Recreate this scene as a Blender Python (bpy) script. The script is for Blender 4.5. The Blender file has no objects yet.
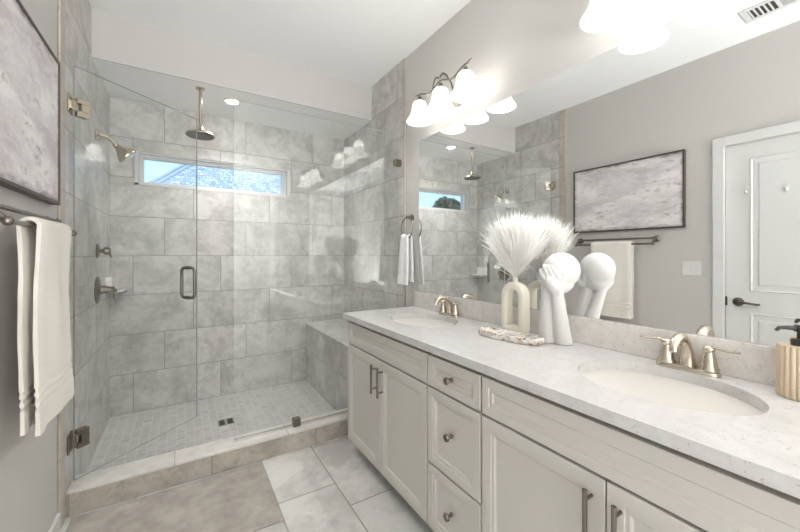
import bpy, bmesh, math, random
from mathutils import Vector, Matrix, noise as mnoise
from math import sin, cos, pi, radians, floor
random.seed(7)
S = bpy.context.scene
C = S.collection

# ---------------------------------------------------------------- camera, world, sun, exposure
cam_d = bpy.data.cameras.new('camera')
cam = bpy.data.objects.new('camera', cam_d); C.objects.link(cam)
cam.location = (0, 0, 1.244)
cam.rotation_euler = (pi/2, 0, -0.5573)
cam_d.sensor_width = 36; cam_d.lens = 36*349.75/800
cam_d.shift_y = -11.6/800
cam_d.clip_start = 0.02
S.camera = cam
S.view_settings.view_transform = 'Standard'
S.view_settings.look = 'None'
S.view_settings.gamma = 1
S.view_settings.use_curve_mapping = False
S.view_settings.exposure = 0.8
S.cycles.use_denoising = True
S.cycles.max_bounces = 14
S.cycles.diffuse_bounces = 6
S.cycles.glossy_bounces = 6
S.cycles.transparent_max_bounces = 24
S.cycles.transmission_bounces = 8
S.cycles.sample_clamp_indirect = 8
S.cycles.caustics_reflective = True
S.cycles.blur_glossy = .6
S.cycles.caustics_refractive = False

W = bpy.data.worlds.new('sky'); S.world = W; W.use_nodes = True
wt = W.node_tree; wt.nodes.clear()
w_out = wt.nodes.new('ShaderNodeOutputWorld'); w_bg = wt.nodes.new('ShaderNodeBackground')
w_tc = wt.nodes.new('ShaderNodeTexCoord'); w_sep = wt.nodes.new('ShaderNodeSeparateXYZ')
w_ramp = wt.nodes.new('ShaderNodeValToRGB')
w_ramp.color_ramp.elements[0].position = 0.02; w_ramp.color_ramp.elements[0].color = (.62, .80, .98, 1)
w_ramp.color_ramp.elements[1].position = 0.45; w_ramp.color_ramp.elements[1].color = (.25, .48, .86, 1)
wt.links.new(w_tc.outputs['Generated'], w_sep.inputs[0]); wt.links.new(w_sep.outputs['Z'], w_ramp.inputs[0])
wt.links.new(w_ramp.outputs[0], w_bg.inputs[0]); wt.links.new(w_bg.outputs[0], w_out.inputs[0])
w_bg.inputs[1].default_value = 1.0

def lamp(name, kind, loc, energy, rot=(0, 0, 0), color=(1, 1, 1), **kw):
    d = bpy.data.lights.new(name, kind); d.energy = energy; d.color = color
    for k, v in kw.items(): setattr(d, k, v)
    o = bpy.data.objects.new(name, d); C.objects.link(o); o.location = loc; o.rotation_euler = rot
    return o
lamp('sun', 'SUN', (0, -4, 9), 1.8, (radians(48), 0, radians(-15)), (1, .96, .9), angle=.01)
# recessed ceiling lamp in the shower
lamp('shower_ceiling_lamp', 'SPOT', (.331, 3.007, 2.425), 33, (0, 0, 0), (1, .985, .975), spot_size=radians(120), spot_blend=1, shadow_soft_size=.05)
# unseen fill lights added behind the camera, bounced off ceiling and rear wall
lamp('bounce_fill', 'AREA', (-.02, -1.7, .60), 58, (radians(180), 0, 0), (.94, .97, 1), shape='RECTANGLE', size=.7, size_y=1.3)
lamp('wall_fill', 'AREA', (.48, -1.9, 1.5), 50, (radians(-100), 0, 0), (.94, .97, 1), shape='RECTANGLE', size=1.2, size_y=1.2)
lamp('ceiling_fill', 'SPOT', (-.12, -1.8, 1.35), 55, (radians(112), 0, 0), (.95, .975, 1), spot_size=radians(52), spot_blend=1, shadow_soft_size=.25)

# ---------------------------------------------------------------- key dimensions
XL, XLP = -0.466, -0.476         # tile face / painted face of the left wall
XR, XRP = 1.438, 1.446           # tile face / painted face of the right wall
YB, YS = 3.415, 2.787            # shower back wall, soffit front
HC, HS = 2.74, 2.44              # ceilings
YF = -3.4                        # wall behind the camera
ZC = 0.87                        # counter top

# ---------------------------------------------------------------- mesh building
class MB:
    def __init__(s): s.v = []; s.f = []
    def add(s, vs, fs):
        o = len(s.v); s.v += [tuple(v) for v in vs]; s.f += [tuple(i+o for i in f) for f in fs]; return s
    def box(s, a, b):
        x0, x1 = sorted((a[0], b[0])); y0, y1 = sorted((a[1], b[1])); z0, z1 = sorted((a[2], b[2]))
        return s.add([(x0,y0,z0),(x1,y0,z0),(x1,y1,z0),(x0,y1,z0),(x0,y0,z1),(x1,y0,z1),(x1,y1,z1),(x0,y1,z1)],
                     [(0,3,2,1),(4,5,6,7),(0,1,5,4),(1,2,6,5),(2,3,7,6),(3,0,4,7)])
    def rings(s, rings, cap0=True, cap1=True, closed=True):
        n = len(rings[0]); vs = [v for r in rings for v in r]; fs = []
        for i in range(len(rings)-1):
            for k in range(n if closed else n-1):
                a = i*n+k; b = i*n+(k+1) % n
                fs.append((a, b, b+n, a+n))
        if cap0: fs.append(tuple(reversed(range(n))))
        if cap1: fs.append(tuple((len(rings)-1)*n+k for k in range(n)))
        return s.add(vs, fs)
    def tube(s, pts, rad, seg=12, flat=None, cap=True, up=None):
        pts = [Vector(p) for p in pts]
        if not hasattr(rad, '__len__'): rad = [rad]*len(pts)
        R = []; t0 = (pts[1]-pts[0]).normalized()
        u = Vector(up) if up else Vector((0, 0, 1))
        if abs(t0.dot(u.normalized())) > .95: u = Vector((1, 0, 0))
        n = (u - t0*u.dot(t0)).normalized()
        for i, p in enumerate(pts):
            if i == 0: t = t0
            elif i == len(pts)-1: t = (pts[i]-pts[i-1]).normalized()
            else: t = ((pts[i+1]-p).normalized()+(p-pts[i-1]).normalized()).normalized()
            n = (n - t*n.dot(t)).normalized(); b = t.cross(n)
            fa = flat if flat else (1, 1)
            R.append([p + n*cos(2*pi*k/seg)*rad[i]*fa[0] + b*sin(2*pi*k/seg)*rad[i]*fa[1] for k in range(seg)])
        return s.rings(R, cap, cap)
    def cyl(s, p0, p1, r0, r1=None, seg=24): return s.tube([p0, p1], [r0, r0 if r1 is None else r1], seg)
    def lathe(s, prof, origin, axis=(0, 0, 1), seg=32, cap0=True, cap1=True, sx=1, sy=1):
        a = Vector(axis).normalized(); u = Vector((1, 0, 0)) if abs(a.x) < .9 else Vector((0, 1, 0))
        n = (u-a*u.dot(a)).normalized(); b = a.cross(n); o = Vector(origin)
        R = [[o+a*h+n*(r*sx*cos(2*pi*k/seg))+b*(r*sy*sin(2*pi*k/seg)) for k in range(seg)] for r, h in prof]
        return s.rings(R, cap0, cap1)
    def ball(s, c, r, seg=20, nr=12, sc=(1, 1, 1)):
        R = []
        for i in range(1, nr):
            t = -pi/2+pi*i/nr
            R.append([(c[0]+r*sc[0]*cos(t)*cos(2*pi*k/seg), c[1]+r*sc[1]*cos(t)*sin(2*pi*k/seg), c[2]+r*sc[2]*sin(t)) for k in range(seg)])
        return s.rings(R)

CATS = []
base = {}
def link(o, parent=None):
    C.objects.link(o)
    if parent: o.parent = parent
    return o
def obj(name, mb, m, parent=None, smooth=None, bevel=0, bseg=2, label=None, kind=None):
    """one mesh object, given in world coordinates"""
    root = parent
    off = Vector((0, 0, 0))
    while root is not None:
        if root in base: off = base[root]; break
        root = root.parent
    me = bpy.data.meshes.new(name)
    me.from_pydata([tuple(Vector(v)-off) for v in mb.v], [], mb.f)
    bm = bmesh.new(); bm.from_mesh(me); bmesh.ops.recalc_face_normals(bm, faces=bm.faces); bm.to_mesh(me); bm.free()
    if smooth:
        for p in me.polygons: p.use_smooth = True
        me.set_sharp_from_angle(angle=radians(smooth))
    me.materials.append(m)
    o = link(bpy.data.objects.new(name, me), parent)
    if bevel:
        b = o.modifiers.new('bevel', 'BEVEL'); b.width = bevel; b.segments = bseg; b.limit_method = 'ANGLE'; b.angle_limit = radians(35)
    if label: o['label'] = label
    if kind: o['kind'] = kind
    return o
def tag(o, label, cat, group=None):
    o['label'] = label; o['category'] = cat
    if group: o['group'] = group
    return o
def thing(name, label, cat, loc, group=None):
    o = bpy.data.objects.new(name, None); o.empty_display_size = .05; C.objects.link(o); o.location = loc
    base[o] = Vector(loc)
    return tag(o, label, cat, group)
def struct(name, mb, m, parent=None, **kw):
    o = obj(name, mb, m, parent, **kw)
    if parent is None: o['kind'] = 'structure'
    return o
def dup(o, parent=None, loc=None, label=None):
    c = o.copy(); C.objects.link(c)
    if parent: c.parent = parent
    if loc: c.location = loc
    if label: c['label'] = label
    for ch in list(o.children): dup(ch, c)
    return c

# ---------------------------------------------------------------- materials
class NT:
    def __init__(s, name):
        s.m = bpy.data.materials.new(name); s.m.use_nodes = True; s.t = s.m.node_tree
        s.b = s.t.nodes['Principled BSDF']; s.out = s.t.nodes['Material Output']
    def n(s, typ, **kw):
        x = s.t.nodes.new('ShaderNode'+typ)
        for k, v in kw.items(): setattr(x, k, v)
        return x
    def l(s, a, b): s.t.links.new(a, b)
    def put(s, sock, v):
        if isinstance(v, bpy.types.NodeSocket): s.l(v, sock)
        else: sock.default_value = v
    def ma(s, op, a, b=0.0, c=0.0):
        x = s.n('Math', operation=op); s.put(x.inputs[0], a); s.put(x.inputs[1], b)
        if op in ('MULTIPLY_ADD', 'SMOOTH_MIN'): s.put(x.inputs[2], c)
        return x.outputs[0]
    def mix(s, f, a, b, mode='MIX'):
        x = s.n('MixRGB', blend_type=mode); s.put(x.inputs[0], f); s.put(x.inputs[1], a); s.put(x.inputs[2], b); return x.outputs[0]
    def rng(s, v, a, b, c=0.0, d=1.0):
        x = s.n('MapRange'); x.clamp = True; s.put(x.inputs[0], v)
        for i, q in enumerate((a, b, c, d)): x.inputs[i+1].default_value = q
        return x.outputs[0]
    def noise(s, vec, scale, detail=4, rough=.55, dist=0.0):
        x = s.n('TexNoise'); x.inputs['Scale'].default_value = scale; x.inputs['Detail'].default_value = detail
        x.inputs['Roughness'].default_value = rough; x.inputs['Distortion'].default_value = dist
        if vec is not None: s.l(vec, x.inputs['Vector'])
        return x.outputs['Fac']
    def pos(s): return s.n('NewGeometry').outputs['Position']
    def obc(s): return s.n('TexCoord').outputs['Object']
    def bump(s, h, strength=.2, dist=.01):
        x = s.n('Bump'); x.inputs['Strength'].default_value = strength; x.inputs['Distance'].default_value = dist
        s.l(h, x.inputs['Height']); s.l(x.outputs[0], s.b.inputs['Normal'])
def c4(c): return (c[0], c[1], c[2], 1)
def plain(name, col, rough=.5, metal=0, spec=.5, bump=None, var=0, coat=0):
    t = NT(name); b = t.b
    b.inputs['Base Color'].default_value = c4(col); b.inputs['Roughness'].default_value = rough
    b.inputs['Metallic'].default_value = metal; b.inputs['Specular IOR Level'].default_value = spec
    if coat: b.inputs['Coat Weight'].default_value = coat; b.inputs['Coat Roughness'].default_value = .05
    p = t.obc()
    if var:
        f = t.noise(p, 9, 3); t.l(t.mix(f, c4([x*(1-var) for x in col]), c4([min(1, x*(1+var)) for x in col])), b.inputs['Base Color'])
    if bump: t.bump(t.noise(p, bump[0], 3), bump[1], bump[2])
    return t.m
def tile_mat(name, au, av, L, Wd, u0, v0, off, jw, light, dark, stain, grout, rough=.38, scale=4.5, amt=1.0, spec=.4, jb=.35):
    t = NT(name); P = t.pos(); sp = t.n('SeparateXYZ'); t.l(P, sp.inputs[0])
    u = t.ma('SUBTRACT', sp.outputs[au], u0); v = t.ma('SUBTRACT', sp.outputs[av], v0)
    row = t.ma('FLOOR', t.ma('DIVIDE', v, Wd)); fv = t.ma('SUBTRACT', v, t.ma('MULTIPLY', row, Wd))
    uu = t.ma('SUBTRACT', u, t.ma('MULTIPLY', row, off)); col = t.ma('FLOOR', t.ma('DIVIDE', uu, L))
    fu = t.ma('SUBTRACT', uu, t.ma('MULTIPLY', col, L))
    d = t.ma('MINIMUM', t.ma('MINIMUM', fu, t.ma('SUBTRACT', L, fu)), t.ma('MINIMUM', fv, t.ma('SUBTRACT', Wd, fv)))
    tile = t.rng(d, jw*.35, jw*.75)
    cv = t.n('CombineXYZ'); t.l(row, cv.inputs[0]); t.l(col, cv.inputs[1])
    wn = t.n('TexWhiteNoise'); t.l(cv.outputs[0], wn.inputs[0])
    va = t.n('VectorMath', operation='MULTIPLY_ADD'); t.l(wn.outputs['Color'], va.inputs[0]); va.inputs[1].default_value = (23, 23, 23); t.l(P, va.inputs[2])
    q = va.outputs[0]
    big = t.noise(q, scale, 7, .6, .6); fine = t.noise(q, scale*5, 5, .65, .3)
    f = t.ma('ADD', t.ma('MULTIPLY', big, .7), t.ma('MULTIPLY', fine, .3))
    cmix = t.mix(t.rng(f, .40, .56, 0, 1), c4(dark), c4(light))
    st = t.noise(q, scale*1.3, 6, .68, .4)
    cmix = t.mix(t.rng(st, .54, .66, 0, .75*amt), cmix, c4(stain))
    dk = t.noise(q, scale*2.6, 6, .7, .3)
    cmix = t.mix(t.rng(dk, .55, .70, 0, .6*amt), cmix, c4([x*.78 for x in dark]))
    br = t.rng(wn.outputs['Value'], 0, 1, .93, 1.05)
    cmix = t.mix(1.0, cmix, br, 'MULTIPLY')
    cmix = t.mix(tile, c4(grout), cmix)
    t.l(cmix, t.b.inputs['Base Color']); t.b.inputs['Roughness'].default_value = rough
    t.b.inputs['Specular IOR Level'].default_value = spec
    t.bump(t.ma('ADD', tile, t.ma('MULTIPLY', fine, .06)), jb, .002)
    return t.m
def glass_mat(name, tint=(.985, .992, .988), f0=.04):
    t = NT(name); t.t.nodes.remove(t.b)
    lw = t.n('LayerWeight'); lw.inputs['Blend'].default_value = .5
    F = t.ma('MULTIPLY_ADD', t.ma('POWER', lw.outputs['Facing'], 4.5), .9, f0)
    tr = t.n('BsdfTransparent'); tr.inputs[0].default_value = c4(tint)
    gl = t.n('BsdfGlossy'); gl.inputs['Roughness'].default_value = 0; gl.inputs[0].default_value = (1, 1, 1, 1)
    mx = t.n('MixShader'); t.l(F, mx.inputs[0]); t.l(tr.outputs[0], mx.inputs[1]); t.l(gl.outputs[0], mx.inputs[2]); t.l(mx.outputs[0], t.out.inputs[0])
    return t.m
def metal(name, col, rough, aniso=0):
    t = NT(name); t.b.inputs['Base Color'].default_value = c4(col); t.b.inputs['Metallic'].default_value = 1
    f = t.noise(t.obc(), 60, 3); t.l(t.rng(f, .2, .8, rough*.96, rough*1.04), t.b.inputs['Roughness'])
    return t.m
def emit(name, col, st):
    t = NT(name); t.b.inputs['Base Color'].default_value = (.8, .8, .8, 1); t.b.inputs['Emission Color'].default_value = c4(col); t.b.inputs['Emission Strength'].default_value = st
    return t.m

TL, TD, TS, TG = (.62, .61, .585), (.43, .422, .405), (.52, .495, .465), (.30, .295, .28)
M = {}
M['paint'] = plain('greige_wall_paint', (.555, .538, .515), .75, bump=(220, .04, .002))
M['ceiling'] = plain('white_ceiling_paint', (.86, .86, .85), .85, bump=(160, .05, .002))
M['white'] = plain('white_trim_paint', (.66, .66, .65), .4)
M['tile_back'] = tile_mat('grey_wall_tile_back', 0, 2, .61, .3054, -.323, .011, .203, .005, TL, TD, TS, TG)
M['tile_right'] = tile_mat('grey_wall_tile_right', 1, 2, .61, .3054, 2.752, .011, -.203, .005, TL, TD, TS, TG)
M['tile_left'] = tile_mat('grey_wall_tile_left', 1, 2, .61, .3054, 3.12, .011, .203, .005, TL, TD, TS, TG)
M['tile_floor'] = tile_mat('pale_grey_floor_tile', 1, 0, .61, .302, 1.80, .405, -.2, .006, (.72, .71, .68), (.52, .51, .485), (.62, .59, .55), (.33, .31, .285), .35, 3.2, .7)
M['mosaic'] = tile_mat('shower_floor_mosaic', 0, 1, .052, .052, .02, 2.38, 0, .006, (.53, .52, .50), (.44, .43, .415), (.50, .475, .45), (.57, .56, .54), .45, 4.5, .6)
M['curb_face'] = tile_mat('beige_grey_curb_tile', 0, 2, .60, .4, .143, -.1, 0, .006, (.50, .46, .40), (.33, .305, .265), (.45, .39, .32), (.30, .27, .235), .4, 6)
M['curb_top'] = tile_mat('pale_curb_cap', 0, 1, .60, .5, -.034, 2.1, 0, .005, (.70, .68, .64), (.60, .58, .55), (.66, .63, .58), (.45, .43, .40), .35, 5, .5)
M['bench_face'] = tile_mat('bench_front_tile', 1, 2, .61, .3054, 2.62, .011, .203, .005, TL, TD, TS, TG)
M['bench_top'] = tile_mat('bench_top_tile', 1, 0, .61, .8, 2.75, 1.0, 0, .004, (.62, .61, .59), (.45, .445, .43), TS, TG, .35, 5)
M['bullnose'] = tile_mat('beige_tile_edge', 0, 2, 3, .3054, -2, .011, 0, .004, (.52, .475, .41), (.42, .38, .32), (.45, .40, .34), TG)
M['nickel'] = metal('brushed_nickel', (.58, .515, .43), .24)
M['nickel_dark'] = metal('dark_satin_nickel', (.235, .21, .18), .3)
M['chrome'] = metal('satin_chrome', (.72, .71, .69), .2)
M['bronze'] = metal('aged_bronze', (.12, .105, .09), .35)
M['mirror'] = NT('silvered_mirror').m
b = M['mirror'].node_tree.nodes['Principled BSDF']
b.inputs['Base Color'].default_value = (.93, .935, .93, 1); b.inputs['Metallic'].default_value = 1; b.inputs['Roughness'].default_value = 0
M['glass'] = glass_mat('clear_shower_glass')
M['pane'] = glass_mat('window_glass', (.95, .97, .98), .03)
M['glass_edge'] = plain('green_glass_edge', (.62, .66, .65), .2)
M['glass_edge_shaded'] = plain('shaded_glass_edge', (.36, .40, .39), .2)  # same glass edge, with the door's darker surroundings painted into its colour
M['cabinet'] = plain('greige_cabinet_lacquer', (.59, .565, .525), .42)
M['gap'] = plain('cabinet_recess_shade', (.11, .095, .08), .7)  # dark colour stands in for shade in cabinet gaps and toe recess
M['cabside'] = M['cabinet']
M['porcelain'] = plain('white_porcelain', (.55, .555, .565), .12, coat=.4)
M['glazed_white'] = plain('glazed_white_ceramic', (.86, .86, .85), .15, coat=.4)
M['black'] = plain('black_plastic', (.015, .015, .015), .3)
M['towel_cream'] = plain('cream_terry', (.84, .805, .74), .95, spec=.1, bump=(420, .6, .004))
M['towel_white'] = plain('white_terry', (.82, .82, .81), .95, spec=.1, bump=(420, .6, .004))
M['matte_white'] = plain('matte_white_ceramic', (.66, .65, .63), .55, bump=(60, .05, .002))
M['vase'] = plain('cream_ceramic', (.74, .70, .60), .5, bump=(90, .05, .002))
def plume_mat():
    t = NT('white_pampas'); t.t.nodes.remove(t.b)
    d = t.n('BsdfDiffuse'); d.inputs[0].default_value = (.97, .96, .94, 1); q = t.n('BsdfTranslucent'); q.inputs[0].default_value = (.97, .96, .94, 1)
    m = t.n('MixShader'); m.inputs[0].default_value = .45; t.l(d.outputs[0], m.inputs[1]); t.l(q.outputs[0], m.inputs[2]); t.l(m.outputs[0], t.out.inputs[0])
    return t.m
M['plume'] = plume_mat()
M['stem'] = plain('pale_straw_stem', (.78, .72, .60), .8)
M['mat'] = None

def quartz(name, base, cloud):
    t = NT(name); p = t.pos()
    v = t.n('TexVoronoi'); v.inputs['Scale'].default_value = 170; t.l(p, v.inputs['Vector'])
    fl = t.noise(p, 60, 5, .7, .3); fl2 = t.noise(p, 16, 5, .6, .6)
    col = t.mix(t.rng(fl2, .35, .7), c4(base), c4(cloud))
    col = t.mix(t.rng(fl, .58, .70, 0, .45), col, (.42, .38, .34, 1))
    sp = t.ma('MULTIPLY', t.ma('LESS_THAN', v.outputs['Distance'], .28), t.rng(t.noise(p, 60, 2), .54, .60))
    col = t.mix(t.ma('MULTIPLY', sp, .6), col, (.32, .28, .24, 1))
    t.l(col, t.b.inputs['Base Color']); t.b.inputs['Roughness'].default_value = .16
    return t.m
M['quartz'] = quartz('white_speckled_quartz', (.61, .60, .592), (.54, .53, .515))
M['quartz_splash'] = quartz('warm_white_speckled_quartz', (.70, .67, .64), (.60, .57, .535))
def matmat():
    t = NT('beige_brown_bath_mat'); p = t.pos()
    a = t.noise(p, 8, 7, .7, .1); bq = t.noise(p, 30, 5, .7)
    col = t.mix(t.rng(a, .33, .66), (.33, .30, .265, 1), (.50, .47, .425, 1))
    col = t.mix(t.rng(bq, .4, .65, 0, .3), col, (.38, .33, .28, 1))
    t.l(col, t.b.inputs['Base Color']); t.b.inputs['Roughness'].default_value = .95; t.b.inputs['Specular IOR Level'].default_value = .1
    t.bump(t.noise(p, 300, 3), .6, .004)
    return t.m
M['mat'] = matmat()
def canvas():
    t = NT('distressed_abstract_canvas'); tc = t.obc(); mp = t.n('Mapping'); t.l(tc, mp.inputs[0]); mp.inputs['Scale'].default_value = (1, 1, 2.6)
    p = mp.outputs[0]; sp = t.n('SeparateXYZ'); t.l(tc, sp.inputs[0])
    a = t.noise(p, 2.6, 8, .72, .25); bq = t.noise(p, 7, 7, .75, .2); cq = t.noise(p, 16, 5, .7)
    col = t.mix(t.rng(a, .40, .60), (.56, .52, .53, 1), (.80, .775, .765, 1))
    col = t.mix(t.rng(bq, .58, .66, 0, .8), col, (.30, .265, .28, 1))
    col = t.mix(t.rng(cq, .56, .66, 0, .5), col, (.80, .785, .77, 1))
    col = t.mix(t.rng(t.noise(p, 1.7, 6, .75), .60, .68, 0, .55), col, (.40, .345, .355, 1))
    # scuffed dark border worn into the edges
    ey = t.ma('MINIMUM', t.ma('ADD', sp.outputs[1], .46), t.ma('SUBTRACT', .455, sp.outputs[1]))
    ez = t.ma('MINIMUM', t.ma('ADD', sp.outputs[2], .305), t.ma('SUBTRACT', .305, sp.outputs[2]))
    e = t.ma('ADD', t.ma('MINIMUM', ey, ez), t.ma('MULTIPLY', t.ma('SUBTRACT', bq, .5), .12))
    col = t.mix(t.rng(e, .0, .035, .9, 0), col, (.13, .10, .10, 1))
    t.l(col, t.b.inputs['Base Color']); t.b.inputs['Roughness'].default_value = .75
    t.bump(bq, .3, .004)
    return t.m
M['canvas'] = canvas()
M['frame'] = plain('dark_brown_wood_frame', (.075, .055, .045), .45, var=.3)
M['frame_side'] = M['frame']
def agate():
    t = NT('banded_agate_resin'); p = t.obc()
    a = t.noise(p, 22, 5, .6, 1.5); bq = t.noise(p, 34, 4, .6, .5)
    col = t.mix(t.rng(a, .45, .6), (.80, .77, .73, 1), (.55, .47, .39, 1))
    col = t.mix(t.rng(bq, .57, .64), col, (.26, .16, .08, 1))
    col = t.mix(t.rng(t.noise(p, 15, 3), .58, .66, 0, .6), col, (.42, .44, .47, 1))
    t.l(col, t.b.inputs['Base Color']); t.b.inputs['Roughness'].default_value = .15
    return t.m
M['agate'] = agate()
M['soap'] = plain('beige_ribbed_ceramic', (.56, .45, .32), .5)
def shade_mat():
    t = NT('frosted_white_lamp_glass'); t.t.nodes.remove(t.b)
    tl = t.n('BsdfTranslucent'); tl.inputs[0].default_value = (.95, .94, .92, 1)
    df = t.n('BsdfDiffuse'); df.inputs[0].default_value = (.9, .9, .88, 1)
    m1 = t.n('MixShader'); m1.inputs[0].default_value = .45
    t.l(tl.outputs[0], m1.inputs[1]); t.l(df.outputs[0], m1.inputs[2])
    em = t.n('Emission'); em.inputs[0].default_value = (1, .985, .965, 1); em.inputs[1].default_value = .65
    ad = t.n('AddShader'); t.l(m1.outputs[0], ad.inputs[0]); t.l(em.outputs[0], ad.inputs[1])
    t.l(ad.outputs[0], t.out.inputs[0])
    return t.m
M['shade'] = shade_mat()
M['bulb'] = emit('glowing_bulb', (1, .985, .97), 95)
M['lens'] = emit('lit_lens', (1, .97, .93), 30)
M['leaf'] = plain('dark_green_foliage', (.07, .10, .05), .8, var=.4)
M['bark'] = plain('brown_bark', (.12, .09, .06), .9)
M['lawn'] = plain('green_lawn', (.12, .17, .07), .95, var=.3)
M['siding'] = plain('pale_siding', (.6, .6, .58), .7)
def shingle():
    t = NT('mottled_blue_grey_shingles'); p = t.obc()
    br = t.n('TexBrick'); br.inputs['Scale'].default_value = 3.2; br.inputs['Mortar Size'].default_value = .02
    br.inputs['Color1'].default_value = (.30, .36, .46, 1); br.inputs['Color2'].default_value = (.75, .80, .88, 1); br.inputs['Mortar'].default_value = (.15, .2, .3, 1)
    br.inputs['Brick Width'].default_value = .35; br.inputs['Row Height'].default_value = .28
    t.l(p, br.inputs['Vector'])
    f = t.noise(p, 14, 2); col = t.mix(t.rng(f, .42, .58, 0, .75), br.outputs['Color'], (.22, .30, .42, 1))
    t.l(col, t.b.inputs['Base Color']); t.b.inputs['Roughness'].default_value = .8
    return t.m
M['shingle'] = shingle()
M['fascia'] = plain('blue_grey_fascia', (.42, .50, .60), .6)

# ---------------------------------------------------------------- room shell
T = .14
struct('floor', MB().box((XLP-T, YF-T, -.12), (XRP+T, 2.233, 0)), M['tile_floor'])
struct('floor_shower', MB().box((XL-.05, 2.30, -.10), (XR+.05, YB+.05, .011)), M['mosaic'])
struct('ceiling', MB().box((XLP-T, YF-T, HC), (XRP+T, YB+T, HC+.1)), M['ceiling'])
struct('ceiling_shower', MB().box((XL, YS+.012, HS), (XR, YB, HS+.02)), M['ceiling'])
struct('wall_soffit', MB().box((XL, YS, HS), (XR, YS+.012, HC)), M['paint'])
DY0, DY1, DZ = .145, .91, 2.03
wl = MB().box((XLP-T, YF-T, -.1), (XLP, DY0, HC)).box((XLP-T, DY1, -.1), (XLP, YB+T, HC)).box((XLP-T, DY0, DZ), (XLP, DY1, HC))
struct('wall_left', wl, M['paint'])
struct('wall_right', MB().box((XRP, YF-T, -.1), (XRP+T, YB+T, HC)), M['paint'])
struct('wall_front', MB().box((XLP-T, YF-T, -.1), (XRP+T, YF, HC)), M['paint'])
struct('wall_tile_left', MB().box((XLP, 2.222, 0), (XL, YB, HC)), M['tile_left'])
struct('wall_tile_right', MB().box((XR, 2.262, 0), (XRP, YB, HC)), M['tile_right'])
WX0, WX1, WZ0, WZ1 = -.312, .878, 1.79, 2.055
wb = MB()
for a, c in (((XL, 0), (WX0, HC)), ((WX1, 0), (XR, HC)), ((WX0, 0), (WX1, WZ0)), ((WX0, WZ1), (WX1, HC))):
    wb.box((a[0] if a[0] != XL else XLP-T, YB, a[1]-.1 if a[1] == 0 else a[1]), (c[0] if c[0] != XR else XRP+T, YB+T, c[1]))
struct('wall_back', wb, M['tile_back'])
struct('trim_1', MB().box((XLP, 2.145, 0), (XL+.002, 2.222, HC)), M['bullnose'], bevel=.008, bseg=3)
struct('trim_2', MB().box((XR-.002, 2.236, 0), (XRP, 2.262, HC)), M['bullnose'], bevel=.004)
struct('baseboard_left', MB().box((XLP, DY1+.07, 0), (XLP+.013, 2.145, .085)).box((XLP, YF, 0), (XLP+.013, DY0-.07, .085)), M['white'], bevel=.004)
struct('baseboard_right', MB().box((XRP-.013, YF, 0), (XRP, .0, .085)), M['white'], bevel=.004)

# window in the shower wall: white frame, glass, reveal
win = struct('window_1', MB().box((WX0, YB-.004, WZ0), (WX0+.022, YB+.10, WZ1)).box((WX1-.022, YB-.004, WZ0), (WX1, YB+.10, WZ1))
             .box((WX0, YB-.004, WZ0), (WX1, YB+.10, WZ0+.016)).box((WX0, YB+.012, WZ1-.012), (WX1, YB+.10, WZ1)), M['white'])
fr = MB()
fw = .03; ya, yb = YB+.055, YB+.10
x0, x1, z0, z1 = WX0+.022, WX1-.022, WZ0+.016, WZ1-.012
fr.box((x0, ya, z0), (x0+fw, yb, z1)).box((x1-fw-.01, ya, z0), (x1, yb, z1)).box((x0+fw, ya, z0), (x1-fw, yb, z0+.022)).box((x0+fw, ya, z1-fw), (x1-fw, yb, z1))
obj('window_frame', fr, M['white'], win, bevel=.003)
obj('window_pane', MB().box((x0+fw, YB+.075, z0+.022), (x1-fw-.01, YB+.079, z1-fw)), M['pane'], win)

# door in the left wall (seen in the mirror) and its casing
cs = MB()
for (y0, y1, z0, z1) in ((DY0-.067, DY0, 0, DZ+.067), (DY1, DY1+.067, 0, DZ+.067), (DY0, DY1, DZ, DZ+.067)):
    cs.box((XLP, y0, z0), (XLP+.016, y1, z1))
struct('trim_3', cs, M['white'], bevel=.004)
def panel_face(mb, axis_x, y0, y1, z0, z1, loops, sgn):
    """nested rectangular loops (inset, depth) facing sgn*X, last one filled"""
    R = []
    for ins, dep in loops:
        x = axis_x+sgn*dep
        R.append([(x, y0+ins, z0+ins), (x, y1-ins, z0+ins), (x, y1-ins, z1-ins), (x, y0+ins, z1-ins)])
    mb.rings(R, False, True)
door = struct('door_1', MB().box((XLP-.045, DY0+.003, .008), (XLP-.012, DY1-.003, DZ-.003)), M['white'])
dp = MB()
st = .115; zs = ((.23, .835), (.985, 1.915))
dx = XLP-.012
for a, c2 in zs:
    panel_face(dp, dx, DY0+st, DY1-.11-.02, a, c2, [(0, 0), (.006, .006), (.02, -.003), (.034, -.003), (.05, .004)], 1)
obj('panel_moulding', dp, M['white'], door)
hy = .838
hm = MB().lathe([(.0, .0), (.03, 0), (.031, .006), (.024, .012), (.012, .016), (.010, .045), (.0, .046)], (dx, hy, .907), (1, 0, 0), 28, False, False)
hm.tube([(dx+.045, hy, .907), (dx+.05, hy-.02, .909), (dx+.05, hy-.06, .905), (dx+.047, hy-.1, .90), (dx+.044, hy-.118, .903)], [.010, .009, .008, .0075, .006], 12)
obj('door_handle', hm, M['bronze'], door, smooth=40)
obj('strike_plate', MB().box((dx-.002, DY1-.012, .875), (dx+.006, DY1+.004, .94)), M['bronze'], door)

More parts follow.
